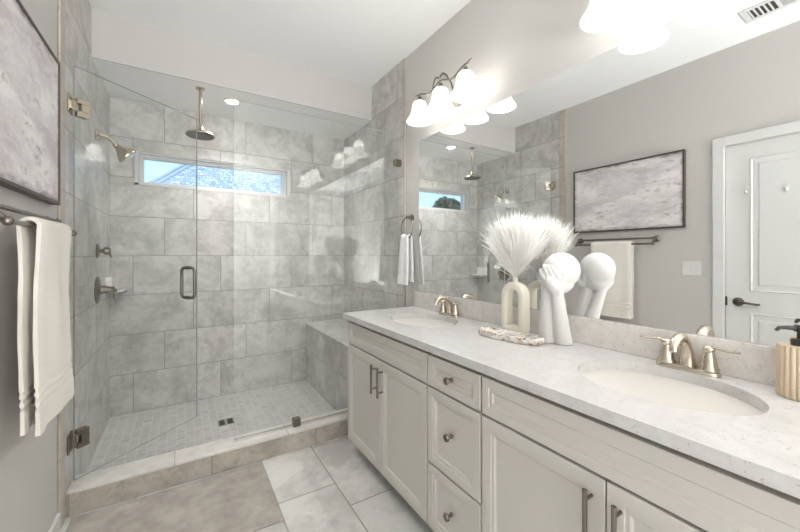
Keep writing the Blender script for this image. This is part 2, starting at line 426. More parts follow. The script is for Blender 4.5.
# ---------------------------------------------------------------- outside, seen through the window
struct('ground', MB().box((-40, YB+T+.3, -.5), (40, 60, -.45)), M['lawn'])
ho = thing('neighbour_house', 'house with blue-grey hip roof outside, seen through the narrow shower window', 'house', (3.2, 13.2, -.45))
hx0, hx1, hy0, hy1, ez = -1.25, 8.0, 9.95, 16.0, 2.28
obj('wall', MB().box((hx0+.35, hy0+.35, -.45), (hx1-.35, hy1-.35, ez+.05)), M['siding'], ho)
s_ = (hy1-hy0)/2
r0, r1 = (hx0+s_, hy0+s_, ez+s_), (hx1-s_, hy0+s_, ez+s_)
rf = MB().add([(hx0, hy0, ez), (hx1, hy0, ez), (hx1, hy1, ez), (hx0, hy1, ez), r0, r1], [(0, 1, 5, 4), (1, 2, 5), (2, 3, 4, 5), (3, 0, 4), (3, 2, 1, 0)])
obj('roof', rf, M['shingle'], ho)
hc = MB()
for dx_ in (0, -.14):
    hc.tube([(hx0+dx_, hy0, ez+.02), (r0[0]+dx_, r0[1], r0[2]+.02)], .05, 8)
obj('hip_cap', hc, M['fascia'], ho)
obj('gutter', MB().box((hx0-.1, hy0-.1, ez-.1), (hx1+.1, hy0+.02, ez+.01)), M['fascia'], ho)
def tree(x, y, top, w, label):
    t = thing('tree', label, 'tree', (x, y, -.45), 'trees outside the shower window')
    obj('trunk', MB().tube([(x, y, -.45), (x+.05, y, 1.2), (x, y, top-1.0)], [.16, .12, .05], 8), M['bark'], t, smooth=60)
    lf = MB()
    for i in range(1500):
        a = random.uniform(0, 2*pi); r = w*math.sqrt(random.random()); zz = random.uniform(-1, 1)
        k = math.sqrt(max(0, 1-zz*zz)); rr = random.uniform(.65, 1)
        bump = 1+.25*sin(3*a)+.15*sin(5*a+2)
        p = Vector((x+w*k*cos(a)*rr*bump, y+w*.8*k*sin(a)*rr, top-1.0+1.0*zz*rr))
        d1 = Vector((random.gauss(0, 1), random.gauss(0, 1), random.gauss(0, 1))).normalized(); d2 = d1.orthogonal().normalized(); sz = random.uniform(.08, .16)
        lf.add([p-d1*sz, p+d2*sz*.6, p+d1*sz, p-d2*sz*.6], [(0, 1, 2, 3)])
    obj('foliage', lf, M['leaf'], t)
tree(-8.75, 14.0, 4.2, .95, 'larger dark green tree beyond the window, right one reflected in the mirror')
tree(-6.75, 14.6, 3.85, .6, 'smaller dark green tree beyond the window, left one reflected in the mirror')

# ---------------------------------------------------------------- shower
curb = thing('shower_curb', 'low beige-grey tiled curb with pale top across shower entry', 'curb', ((XL+XR)/2, 2.30, 0))
CZ = .122; CY0, CY1 = 2.233, 2.375
obj('curb_body', MB().box((XL+.001, CY0, .001), (XR-.001, CY1, CZ-.014)), M['curb_face'], curb)
obj('curb_cap', MB().box((XL+.001, CY0-.003, CZ-.014), (XR-.001, CY1+.003, CZ)), M['curb_top'], curb, bevel=.003)

BX = 1.033
bench = thing('shower_bench', 'built-in grey tiled bench along the right side of the shower', 'bench', ((BX+XR)/2, 2.9, .011))
obj('bench_base', MB().box((BX, CY1+.004, .012), (XR-.001, YB-.001, .555)), M['bench_face'], bench)
obj('bench_seat', MB().box((BX-.008, CY1+.004, .555), (XR-.001, YB-.001, .577)), M['bench_top'], bench, bevel=.003)

GY = 2.305; GT = .010; GZ0, GZ1 = CZ+.010, 2.172
def slab_glass(p0, p1, z0, z1, parent, name, edge='glass_edge'):
    """vertical sheet of glass between two plan points, with its polished edges as a child"""
    p0, p1 = Vector((*p0, 0)), Vector((*p1, 0)); d = (p1-p0).normalized(); n = Vector((-d.y, d.x, 0))*GT/2
    a, b_, c_, e_ = p0-n, p1-n, p1+n, p0+n
    L0 = [(q.x, q.y, z0) for q in (a, b_, c_, e_)]; L1 = [(q.x, q.y, z1) for q in (a, b_, c_, e_)]
    mb = MB().add(L0+L1, [(0, 1, 5, 4), (2, 3, 7, 6)])
    g = obj(name, mb, M['glass'], parent)
    ed = MB().add(L0+L1, [(0, 3, 2, 1), (4, 5, 6, 7), (1, 2, 6, 5), (3, 0, 4, 7)])
    obj('polished_edge', ed, M[edge], g)
    return g
# fixed panel
fp = thing('fixed_glass_panel', 'fixed clear glass shower panel between the open door and right wall', 'shower screen', (.82, GY, CZ))
slab_glass((.263, GY), (XR-.004, GY), CZ+.004, GZ1, fp, 'glass')
obj('channel', MB().box((.263, GY-.011, CZ), (XR-.002, GY-.0055, CZ+.011)).box((.263, GY+.0055, CZ), (XR-.002, GY+.011, CZ+.011)), M['chrome'], fp)
obj('clamp', MB().box((.612, GY-.02, CZ+.0), (.66, GY-.0056, CZ+.052)).box((.612, GY+.0056, CZ+.0), (.66, GY+.02, CZ+.052)), M['nickel_dark'], fp, bevel=.002)
obj('clamp', MB().box((XR-.052, GY-.02, 1.925), (XR-.001, GY-.0056, 1.975)).box((XR-.052, GY+.0056, 1.925), (XR-.001, GY+.02, 1.975)), M['nickel_dark'], fp, bevel=.002)
# door, swung inward about 41 degrees
HX, ph = XL+.012, radians(41)
dd = Vector((cos(ph), sin(ph), 0)); dn = Vector((-sin(ph), cos(ph), 0)); hp = Vector((HX, GY, 0))
sd = thing('shower_door', 'clear frameless glass shower door standing ajar, hinged on left wall', 'shower door', (HX, GY, GZ0))
DW = .715
pe = hp+dd*DW
slab_glass((hp.x+dd.x*.004, hp.y+dd.y*.004), (pe.x, pe.y), GZ0, GZ1, sd, 'glass', 'glass_edge_shaded')
for hz in (1.972, .330):
    h_ = MB()
    def obx(s0, s1, n0, n1, z0, z1):
        q = [hp+dd*s+dn*n for s, n in ((s0, n0), (s1, n0), (s1, n1), (s0, n1))]
        h_.add([(v.x, v.y, z0) for v in q]+[(v.x, v.y, z1) for v in q], [(0, 3, 2, 1), (4, 5, 6, 7), (0, 1, 5, 4), (1, 2, 6, 5), (2, 3, 7, 6), (3, 0, 4, 7)])
    for sg in (-1, 1):
        obx(.010, .062, sg*.0055, sg*.016, hz-.045, hz-.020); obx(.010, .062, sg*.0055, sg*.016, hz+.020, hz+.045); obx(.028, .062, sg*.0055, sg*.016, hz-.020, hz+.020)
    h_.cyl((HX+.005, GY-.012, hz-.024), (HX+.005, GY-.012, hz+.024), .011, seg=16)
    h_.box((XL+.001, GY-.055, hz-.045), (XL+.008, GY+.02, hz+.045))
    h_.box((XL+.004, GY-.03, hz-.02), (HX+.012, GY-.004, hz+.02))
    obj('hinge', h_, M['nickel'] if hz > 1 else M['nickel_dark'], sd, smooth=40, bevel=.0015)
# loop pull handle on both sides of the glass
hb = MB(); hs = DW-.068; hz0, hz1 = .955, 1.155
for sg in (-1, 1):
    a0, a1 = hp+dd*hs, hp+dd*hs+dn*sg*.055
    pts = [a0+dn*sg*.0055+Vector((0, 0, hz1))]
    for k in range(7):
        q = pi/2*k/6; pts.append(a0+dn*sg*(.033+.022*sin(q))+Vector((0, 0, hz1-.03+.03*cos(q))))
    for k in range(7):
        q = pi/2*k/6; pts.append(a0+dn*sg*(.033+.022*cos(q))+Vector((0, 0, hz0+.03-.03*sin(q))))
    pts.append(a0+dn*sg*.0055+Vector((0, 0, hz0)))
    hb.tube(pts, .0098, 14)
    for z in (hz0, hz1): hb.cyl(a0+dn*sg*.0055+Vector((0, 0, z)), a0+dn*sg*.012+Vector((0, 0, z)), .013, seg=18)
obj('pull_handle', hb, M['nickel_dark'], sd, smooth=40)

# shower fittings on the left wall
sh = thing('wall_shower', 'nickel wall shower head on curved arm, above the left-wall valves', 'shower head', (XL, 2.906, 2.0))
obj('flange', MB().lathe([(.0, 0), (.032, 0), (.033, .006), (.022, .014), (.011, .02), (0, .02)], (XL, 2.906, 2.005), (1, 0, 0), 28, False, False), M['nickel'], sh, smooth=40)
obj('arm', MB().tube([(XL+.01, 2.906, 2.005), (XL+.035, 2.908, 2.006), (XL+.062, 2.910, 1.998), (XL+.084, 2.913, 1.977), (XL+.10, 2.916, 1.955)], .0105, 12), M['nickel'], sh, smooth=60)
hd = Vector((.62, .10, -.62)).normalized(); ho_ = Vector((XL+.10, 2.916, 1.955))
obj('head', MB().ball(ho_, .018).lathe([(.012, 0), (.018, .010), (.026, .028), (.044, .052), (.058, .074), (.061, .085), (.058, .092), (.0, .092)], ho_, hd, 32, False, False), M['nickel'], sh, smooth=40)
obj('spray_face', MB().lathe([(.050, .0921), (.048, .096), (0, .096)], ho_, hd, 32, False, False), M['chrome'], sh, smooth=40)

rh = thing('rain_shower', 'round nickel rain shower head on a straight arm from ceiling', 'shower head', (.112, 2.9, HS))
obj('flange', MB().lathe([(0, 0), (.03, 0), (.03, -.008), (.014, -.014), (0, -.014)], (.112, 2.9, HS), (0, 0, 1), 28, False, False), M['nickel'], rh, smooth=40)
obj('arm', MB().cyl((.112, 2.9, HS-.01), (.112, 2.9, 2.155), .011, seg=18), M['nickel'], rh, smooth=60)
obj('head', MB().lathe([(.0, 2.172), (.016, 2.172), (.019, 2.155), (.032, 2.138), (.066, 2.124), (.092, 2.112), (.097, 2.103), (.094, 2.097), (0, 2.097)], (.112, 2.9, 0), (0, 0, 1), 40, False, False), M['nickel'], rh, smooth=40)
nz = MB().lathe([(.088, 2.0968), (.086, 2.093), (0, 2.093)], (.112, 2.9, 0), (0, 0, 1), 40, False, False)
for rr, k in ((.02, 6), (.042, 12), (.064, 18), (.079, 24)):
    for i in range(k): nz.cyl((.112+rr*cos(2*pi*i/k), 2.9+rr*sin(2*pi*i/k), 2.094), (.112+rr*cos(2*pi*i/k), 2.9+rr*sin(2*pi*i/k), 2.089), .003, seg=6)
obj('spray_face', nz, M['bronze'], rh, smooth=40)

v1 = thing('diverter_valve', 'small round nickel diverter valve, upper one on left shower wall', 'valve', (XL, 2.952, 1.266))
obj('escutcheon', MB().lathe([(0, 0), (.046, 0), (.047, .006), (.036, .012), (.022, .016), (0, .016)], (XL, 2.952, 1.266), (1, 0, 0), 32, False, False), M['nickel_dark'], v1, smooth=40)
obj('handle', MB().lathe([(.013, .012), (.013, .03), (.024, .036), (.026, .05), (.020, .066), (.012, .07), (0, .07)], (XL, 2.952, 1.266), (1, 0, 0), 24, False, False)
    .tube([(XL+.062, 2.952, 1.266), (XL+.068, 2.955, 1.235), (XL+.074, 2.955, 1.222)], [.008, .007, .005], 10), M['nickel_dark'], v1, smooth=40)
v2 = thing('shower_valve', 'nickel shower valve with large round plate and lever, lower on left wall', 'valve', (XL, 2.952, 1.014))
obj('escutcheon', MB().lathe([(0, 0), (.088, 0), (.09, .005), (.076, .012), (.04, .018), (.03, .022), (0, .022)], (XL, 2.952, 1.014), (1, 0, 0), 40, False, False), M['nickel_dark'], v2, smooth=40)
obj('handle', MB().lathe([(.03, .018), (.028, .03), (.02, .06), (.018, .085), (.021, .09), (.016, .1), (0, .102)], (XL, 2.952, 1.014), (1, 0, 0), 24, False, False)
    .tube([(XL+.088, 2.952, 1.014), (XL+.092, 2.945, .985), (XL+.098, 2.935, .945), (XL+.1, 2.93, .93)], [.011, .010, .009, .007], 12, flat=(1, .7)), M['nickel_dark'], v2, smooth=40)
sdish = thing('soap_dish', 'white ceramic soap dish in the back left corner of shower', 'soap dish', (XL, 3.36, .965))
obj('back_plate', MB().box((XL, 3.20, .965), (XL+.016, 3.412, 1.078)), M['glazed_white'], sdish, bevel=.006, bseg=3)
dm = MB().box((XL+.004, 3.202, .958), (XL+.105, 3.411, .974)).box((XL+.096, 3.202, .958), (XL+.105, 3.411, .988)).box((XL+.004, 3.202, .958), (XL+.105, 3.211, .986))
obj('tray', dm, M['glazed_white'], sdish, bevel=.004, bseg=3)

dr = thing('shower_drain', 'small dark square drain set in the mosaic shower floor', 'drain', (.274, 2.857, .011))
obj('drain_frame', MB().box((.219, 2.802, .0112), (.329, 2.812, .0145)).box((.219, 2.902, .0112), (.329, 2.912, .0145)).box((.219, 2.812, .0112), (.229, 2.902, .0145)).box((.319, 2.812, .0112), (.329, 2.902, .0145)).box((.266, 2.812, .0112), (.282, 2.902, .0145)), M['chrome'], dr)
obj('grate', MB().box((.229, 2.812, .0111), (.266, 2.902, .0125)).box((.282, 2.812, .0111), (.319, 2.902, .0125)), M['black'], dr)

rl = thing('recessed_light', 'small round lit downlight in the shower ceiling', 'ceiling light', (.331, 3.007, HS))
obj('trim_ring', MB().lathe([(.044, 0), (.062, 0), (.060, -.005), (.046, -.008), (.044, 0)], (.331, 3.007, HS-.0002), (0, 0, 1), 36, False, False), M['white'], rl, smooth=40)
obj('lens', MB().lathe([(.0, -.004), (.0445, -.004), (.0445, -.001), (0, -.001)], (.331, 3.007, HS), (0, 0, 1), 36, False, False), M['lens'], rl)

bm_ = MB().box((-.44, 1.672, .0005), (.405, 2.205, .012))
tag(obj('bath_mat', bm_, M['mat'], bevel=.005, bseg=2), 'beige-brown bath mat on the floor against the shower curb', 'bath mat')

# ---------------------------------------------------------------- vanity
XF = .895                       # door faces
VB = XF+.020
def shaker(parent, name, y0, y1, z0, z1, rail=.052):
    mb = MB()
    lo = [(0, -.020), (0, -.0015), (.0015, 0), (rail-.012, 0), (rail-.010, -.0035), (rail, -.0035), (rail+.006, -.010)]
    R = []
    for ins, dep in lo:
        x = XF-dep
        R.append([(x, y0+ins, z0+ins), (x, y1-ins, z0+ins), (x, y1-ins, z1-ins), (x, y0+ins, z1-ins)])
    mb.rings(R, True, True)
    return obj(name, mb, M['cabinet'], parent)
def bar_pull(parent, y, z0, z1):
    mb = MB().cyl((XF-.032, y, z0), (XF-.032, y, z1), .0062, seg=14)
    for z in (z0+.025, z1-.025): mb.cyl((XF+.002, y, z), (XF-.032, y, z), .0045, seg=10)
    return obj('handle', mb, M['nickel_dark'], parent, smooth=40)
def knob(parent, y, z):
    mb = MB().lathe([(.009, -.002), (.009, .003), (.0055, .006), (.0055, .016), (.0135, .021), (.0155, .026), (.0135, .031), (.006, .033), (0, .033)], (XF, y, z), (-1, 0, 0), 20, False, False)
    return obj('knob', mb, M['nickel_dark'], parent, smooth=40)
def carcass(parent, y0, y1):
    mb = MB().box((VB, y0, .10), (VB+.015, y1, .838))       # face behind doors, coloured dark as the shade in the gaps
    obj('face_frame', mb, M['gap'], parent)
    obj('body', MB().box((VB+.015, y0, .10), (XRP-.002, y1, .838)), M['cabinet'], parent)
    obj('toe_kick', MB().box((.975, y0, .001), (.985, y1, .10)), M['gap'], parent)
def sink_base(y0, y1, label, hz):
    t = thing('vanity_cabinet', label, 'cabinet', ((XF+XRP)/2, (y0+y1)/2, 0), 'vanity cabinets')
    carcass(t, y0, y1)
    shaker(t, 'false_drawer_front', y0+.004, y1-.004, .687, .8155, .043)
    ym = (y0+y1)/2
    d1 = shaker(t, 'door', ym+.002, y1-.004, .082, .678); d2 = shaker(t, 'door', y0+.004, ym-.002, .082, .678)
    bar_pull(d1, ym+.035, hz[0], hz[1]); bar_pull(d2, ym-.035, hz[0], hz[1])
    return t
sink_base(1.217, 2.072, 'greige two-door vanity cabinet under the far sink, beside the shower', (.495, .650))
sink_base(.040, .896, 'greige two-door vanity cabinet under the near sink at the right', (.495, .650))
t = thing('drawer_cabinet', 'narrow greige three-drawer vanity cabinet between the two sink cabinets', 'cabinet', ((XF+XRP)/2, 1.057, 0), 'vanity cabinets')
carcass(t, .8965, 1.2165)
for z0, z1, kz in ((.687, .8155, .752), (.362, .678, .532), (.082, .353, .224)):
    dw = shaker(t, 'drawer', .901, 1.212, z0, z1, .045)
    knob(dw, 1.056, kz if z1 < .7 else .752)

# countertop with two oval cut-outs
CX0, CX1, CYa, CYb = .870, 1.444, .025, 2.092
SINKS = [(1.182, 1.645), (1.182, .467)]; SA, SB = .178, .223   # half sizes in x and y
def countertop():
    mb = MB(); n = 64; cuts = [CYa, (SINKS[0][1]+SINKS[1][1])/2, CYb]
    for (sx, sy), (ya, yb_) in ((SINKS[1], (cuts[0], cuts[1])), (SINKS[0], (cuts[1], cuts[2]))):
        for z, flip in ((ZC, False), (ZC-.032, True)):
            inn = []; out = []
            for k in range(n):
                a = 2*pi*k/n; c_, s2 = cos(a), sin(a)
                inn.append((sx+SA*c_, sy+SB*s2, z))
                tx = ((CX1-sx) if c_ > 0 else (sx-CX0))/max(abs(c_), 1e-6); ty = ((yb_-sy) if s2 > 0 else (sy-ya))/max(abs(s2), 1e-6)
                tt = min(tx, ty); out.append((sx+c_*tt, sy+s2*tt, z))
            o = len(mb.v); mb.v += inn+out
            for k in range(n):
                k2 = (k+1) % n; mb.f.append((o+k, o+n+k, o+n+k2, o+k2) if not flip else (o+k, o+k2, o+n+k2, o+n+k))
            # corners
            for cxx, cyy in ((CX0, ya), (CX1, ya), (CX1, yb_), (CX0, yb_)):
                a = math.atan2(cyy-sy, cxx-sx) % (2*pi); k = int(floor(a/(2*pi)*n)); k2 = (k+1) % n
                p0, p1 = out[k], out[k2]
                o2 = len(mb.v); mb.v += [p0, (cxx, cyy, z), p1]; mb.f.append((o2, o2+1, o2+2) if not flip else (o2, o2+2, o2+1))
        o = len(mb.v)
        for z in (ZC, ZC-.032): mb.v += [(sx+SA*cos(2*pi*k/n), sy+SB*sin(2*pi*k/n), z) for k in range(n)]
        for k in range(n): mb.f.append((o+k, o+(k+1) % n, o+n+(k+1) % n, o+n+k))
    z0, z1 = ZC-.032, ZC
    mb.add([(CX0, CYa, z0), (CX0, CYb, z0), (CX0, CYb, z1), (CX0, CYa, z1)], [(0, 1, 2, 3)])
    mb.add([(CX1, CYa, z0), (CX1, CYb, z0), (CX1, CYb, z1), (CX1, CYa, z1)], [(0, 3, 2, 1)])
    mb.add([(CX0, CYa, z0), (CX1, CYa, z0), (CX1, CYa, z1), (CX0, CYa, z1)], [(0, 1, 2, 3)])
    mb.add([(CX0, CYb, z0), (CX1, CYb, z0), (CX1, CYb, z1), (CX0, CYb, z1)], [(0, 3, 2, 1)])
    me = obj('countertop', mb, M['quartz'])
    return me
tag(countertop(), 'long white speckled quartz countertop with two oval sinks', 'countertop')
tag(obj('backsplash', MB().box((1.424, CYa, ZC+.0005), (1.4445, CYb, .980)), M['quartz_splash'], bevel=.0015), 'low white quartz backsplash along the wall under the mirror', 'backsplash')

def sink(cx, cy, label):
    t = thing('sink', label, 'sink', (cx, cy, ZC-.16), 'undermount sinks')
    n = 56; prof = [(1.03, -.0325), (1.0, -.0335), (.985, -.045), (.95, -.085), (.84, -.13), (.60, -.155), (.30, -.163), (.09, -.166)]
    back = [(.09, -.172), (.30, -.171), (.62, -.164), (.88, -.137), (.99, -.09), (1.06, -.045), (1.06, -.0325)]
    R = [[(cx+SA*s*cos(2*pi*k/n), cy+SB*s*sin(2*pi*k/n), ZC+z) for k in range(n)] for s, z in prof+[]]
    obj('basin', MB().rings(R+[[(cx+SA*s*cos(2*pi*k/n), cy+SB*s*sin(2*pi*k/n), ZC+z) for k in range(n)] for s, z in back], False, False), M['porcelain'], t, smooth=50)
    obj('drain', MB().lathe([(.0, -.160), (.012, -.160), (.016, -.164), (.026, -.162), (.028, -.1655), (.0, -.1685)], (cx, cy, ZC), (0, 0, 1), 24, False, False), M['nickel'], t, smooth=40)
sink(*SINKS[0], 'white oval undermount sink farther away, beside the shower')
sink(*SINKS[1], 'white oval undermount sink nearest the camera, beside the soap dispenser')

def faucet(cx, cy, label):
    t = thing('faucet', label, 'faucet', (cx, cy, ZC), 'two-handle faucets')
    n = 40; R = []
    for s, z in ((1, .0005), (1.0, .006), (.95, .012), (.86, .016)):
        R.append([(cx+.028*s*(abs(cos(2*pi*k/n))**.8)*(1 if cos(2*pi*k/n) >= 0 else -1), cy+.085*s*(abs(sin(2*pi*k/n))**.55)*(1 if sin(2*pi*k/n) >= 0 else -1), ZC+z) for k in range(n)])
    obj('base_plate', MB().rings(R), M['nickel'], t, smooth=50)
    pts = []; rad = []
    path = [(.006, .012, .024), (.005, .03, .0215), (.003, .05, .0185), (-.002, .07, .0165), (-.012, .09, .0150), (-.028, .107, .0142), (-.048, .115, .0138), (-.068, .113, .0134), (-.085, .103, .0130), (-.097, .088, .0128), (-.103, .073, .0128)]
    for dx_, dz, r in path: pts.append((cx+dx_, cy, ZC+dz)); rad.append(r)
    obj('spout', MB().tube(pts, rad, 20, up=(0, 1, 0)), M['nickel'], t, smooth=50)
    obj('lift_rod', MB().cyl((cx+.022, cy, ZC+.014), (cx+.022, cy, ZC+.075), .0025, seg=10).ball((cx+.022, cy, ZC+.078), .006, 12, 8), M['nickel'], t, smooth=50)
    for sg in (-1, 1):
        hy_ = cy+sg*.056
        hn = MB().lathe([(.0255, .014), (.026, .02), (.022, .026), (.019, .045), (.0145, .068), (.0135, .073), (.0155, .078), (.0155, .083), (.010, .09), (.0, .092)], (cx, hy_, ZC), (0, 0, 1), 26, False, False)
        hn.tube([(cx, hy_, ZC+.084), (cx-.004, hy_+sg*.02, ZC+.087), (cx-.012, hy_+sg*.05, ZC+.085), (cx-.016, hy_+sg*.075, ZC+.087)], [.0075, .006, .0055, .0045], 12, flat=(.75, 1.1))
        obj('lever_handle', hn, M['nickel'], t, smooth=45)
faucet(1.388, 1.660, 'brushed nickel two-handle faucet at the far sink')
faucet(1.388, .470, 'brushed nickel two-handle faucet at the near sink')

mir = thing('wall_mirror', 'large frameless mirror on the wall above the vanity', 'mirror', (XRP, 1.05, .981))
obj('mirror_glass', MB().box((1.4375, .03, .9815), (XRP-.0005, 2.052, 2.055)), M['mirror'], mir)

# ---------------------------------------------------------------- vanity lights
def vanity_light(cy, label):
    cx, zt = 1.298, 2.228
    t = thing('vanity_light', label, 'wall light', (XRP, cy, 2.22), 'vanity wall lights')
    obj('back_plate', MB().lathe([(0, 0), (.06, 0), (.062, .008), (.05, .018), (.02, .024), (0, .024)], (XRP, cy, 2.215), (-1, 0, 0), 32, False, False, sx=1.0, sy=1.0), M['nickel_dark'], t, smooth=40)
    pts = []; rad = []
    for i in range(61):
        s = -1+2*i/60; y = cy+s*.262
        z = zt+.028+.016*cos(s*pi*2.45)
        if abs(s) > .86: z += (abs(s)-.86)*.16
        pts.append((cx, y, z)); rad.append(.0052 if abs(s) < .9 else .0052-.025*(abs(s)-.9))
    ar = MB().tube(pts, rad, 10)
    for sg in (-1, 1):
        ar.tube([(XRP-.02, cy+sg*.01, 2.215), (XRP-.07, cy+sg*.025, 2.225), (XRP-.11, cy+sg*.05, 2.255), (cx, cy+sg*.075, zt+.022)], .005, 10)
        ar.tube([(cx, cy+sg*.075, zt+.02), (cx-.004, cy+sg*.06, zt+.05), (cx-.008, cy+sg*.035, zt+.072), (cx-.01, cy+sg*.012, zt+.066), (cx-.01, cy+sg*.006, zt+.052)], [.005, .006, .007, .006, .003], 10)
    obj('scroll_arm', ar, M['nickel_dark'], t, smooth=60)
    for k in (1, 0, -1):
        y = cy+k*.214
        cup = MB().lathe([(0, .03), (.010, .03), (.012, .012), (.026, .004), (.028, -.008), (0, -.008)], (cx, y, zt), (0, 0, 1), 24, False, False)
        obj('socket_cup', cup, M['nickel_dark'], t, smooth=40)
        prof = [(.020, -.002), (.034, -.005), (.043, -.017), (.047, -.036), (.050, -.060), (.056, -.082), (.066, -.101), (.077, -.116), (.083, -.126), (.0835, -.130)]
        inn = [(r-.003, h-.001) for r, h in reversed(prof)]
        sh_ = obj('lamp_shade', MB().lathe(prof+inn, (cx, y, zt), (0, 0, 1), 40, False, False), M['shade'], t, smooth=60)
        obj('bulb', MB().lathe([(.012, -.03), (.014, -.040), (.024, -.060), (.027, -.074), (.024, -.089), (.014, -.099), (0, -.102)], (cx, y, zt), (0, 0, 1), 20, True, False), M['bulb'], sh_, smooth=60)
    return t
vanity_light(1.630, 'three-light nickel vanity fixture with white bell shades above far sink')
vanity_light(.464, 'three-light vanity fixture above near sink, cut by the photo top edge')

# ---------------------------------------------------------------- things on the counter
tr = MB(); n = 72
def trring(s, z):
    R = []
    for k in range(n):
        a = 2*pi*k/n; w = 1+.035*sin(9*a+1)+.025*sin(14*a)
        ca, sa = cos(a), sin(a)
        px = .052*s*w*(abs(ca)**.8)*(1 if ca >= 0 else -1); py = .150*s*w*(abs(sa)**.75)*(1 if sa >= 0 else -1)
        r_ = radians(10)
        R.append((1.226+px*cos(r_)-py*sin(r_), 1.058+px*sin(r_)+py*cos(r_), ZC+z))
    return R
tr.rings([trring(s, z) for s, z in ((.93, .0006), (.99, .006), (1, .022), (.985, .0275), (.95, .0285), (.90, .022), (.5, .0205))])
tag(obj('decorative_tray', tr, M['agate'], smooth=50), 'scalloped agate tray with brown and white bands on the counter', 'tray')

va = MB(); n = 48; seg = 16; R = []
vy, vx = 1.122, 1.345; oz = ZC
ro, hw, hh = .0, .049, .232
def archpt(q):      # centre line of the loop in Y-Z (rounded top, flat bottom)
    hw_ = .050; zb, zt_ = .0185, .226; r = hw_
    L1 = zt_-r-zb
    per = [2*hw_, L1, pi*r, L1]; tot = sum(per); d = q*tot
    if d < per[0]: return (-hw_+d, zb)
    d -= per[0]
    if d < per[1]: return (hw_, zb+d)
    d -= per[1]
    if d < per[2]: a = d/r; return (r*cos(a), zt_-r+r*sin(a))
    d -= per[2]; return (-hw_, zt_-r-d)
m = 96
C0 = [archpt(i/m) for i in range(m)]
for i in range(m):
    p, q = C0[i-1], C0[(i+1) % m]; tx, tz = q[0]-p[0], q[1]-p[1]; L_ = math.hypot(tx, tz); nx, nz_ = tz/L_, -tx/L_
    cy_, cz_ = C0[i]
    ring = []
    for k in range(seg):
        a = 2*pi*k/seg; cu = cos(a); su = sin(a)
        du = .0178*(abs(cu)**.4)*(1 if cu > 0 else -1); dv = .026*(abs(su)**.4)*(1 if su > 0 else -1)
        ring.append((vx+dv, vy+cy_+nx*du, oz+max(.0006, cz_+nz_*du)))
    R.append(ring)
R.append(R[0]); va.rings(R, False, False)
vase = thing('arch_vase', 'cream ceramic arch-shaped vase with oval opening behind the tray', 'vase', (vx, vy, ZC))
obj('vase_body', va, M['vase'], vase, smooth=60)
obj('neck', MB().lathe([(.013, .226), (.0125, .240), (.0115, .252), (.014, .264), (.0125, .2645), (.0095, .252), (.0095, .243), (0, .242)], (vx, vy, ZC), (0, 0, 1), 24, False, False), M['vase'], vase, smooth=60)

pg = thing('pampas_plume', 'fluffy white pampas grass fan standing in the arch vase', 'dried grass', (vx, vy, ZC+.246))
obj('stem', MB().tube([(vx, vy, ZC+.2445), (vx, vy, ZC+.275), (vx-.002, vy+.002, ZC+.33)], [.004, .004, .003], 8), M['stem'], pg, smooth=60)
pl = MB(); zb0 = ZC+.262
for i in range(5200):
    a = random.gauss(0, .34); a = max(-.72, min(.72, a)); el = random.gauss(0, .16)
    ln = random.uniform(.55, 1)
    core = .322-.05*abs(a)
    d = Vector((sin(el)*.8, sin(a), cos(a)*cos(el))).normalized()
    root = Vector((vx, vy, zb0))+d*core*random.uniform(.0, .72)
    if root.z < zb0: root.z = zb0
    dev = Vector((random.gauss(0, .20), random.gauss(0, .20), random.gauss(0, .10)))
    e = (d+dev).normalized(); L_ = random.uniform(.06, .115)
    tip = root+e*L_
    # keep clear of the mirror
    if tip.x > 1.425: tip.x = 1.425-random.random()*.01
    if root.x > 1.42: root.x = 1.42
    mid = root.lerp(tip, .55)+Vector((random.gauss(0, .003), random.gauss(0, .003), .002))
    sd_ = e.orthogonal().normalized(); sd_ = Matrix.Rotation(random.uniform(0, 2*pi), 3, e) @ sd_
    w = random.uniform(.0010, .0019)
    pl.add([root-sd_*w*.6, root+sd_*w*.6, mid+sd_*w, mid-sd_*w, tip], [(0, 1, 2, 3), (3, 2, 4)])
obj('plume', pl, M['plume'], pg)

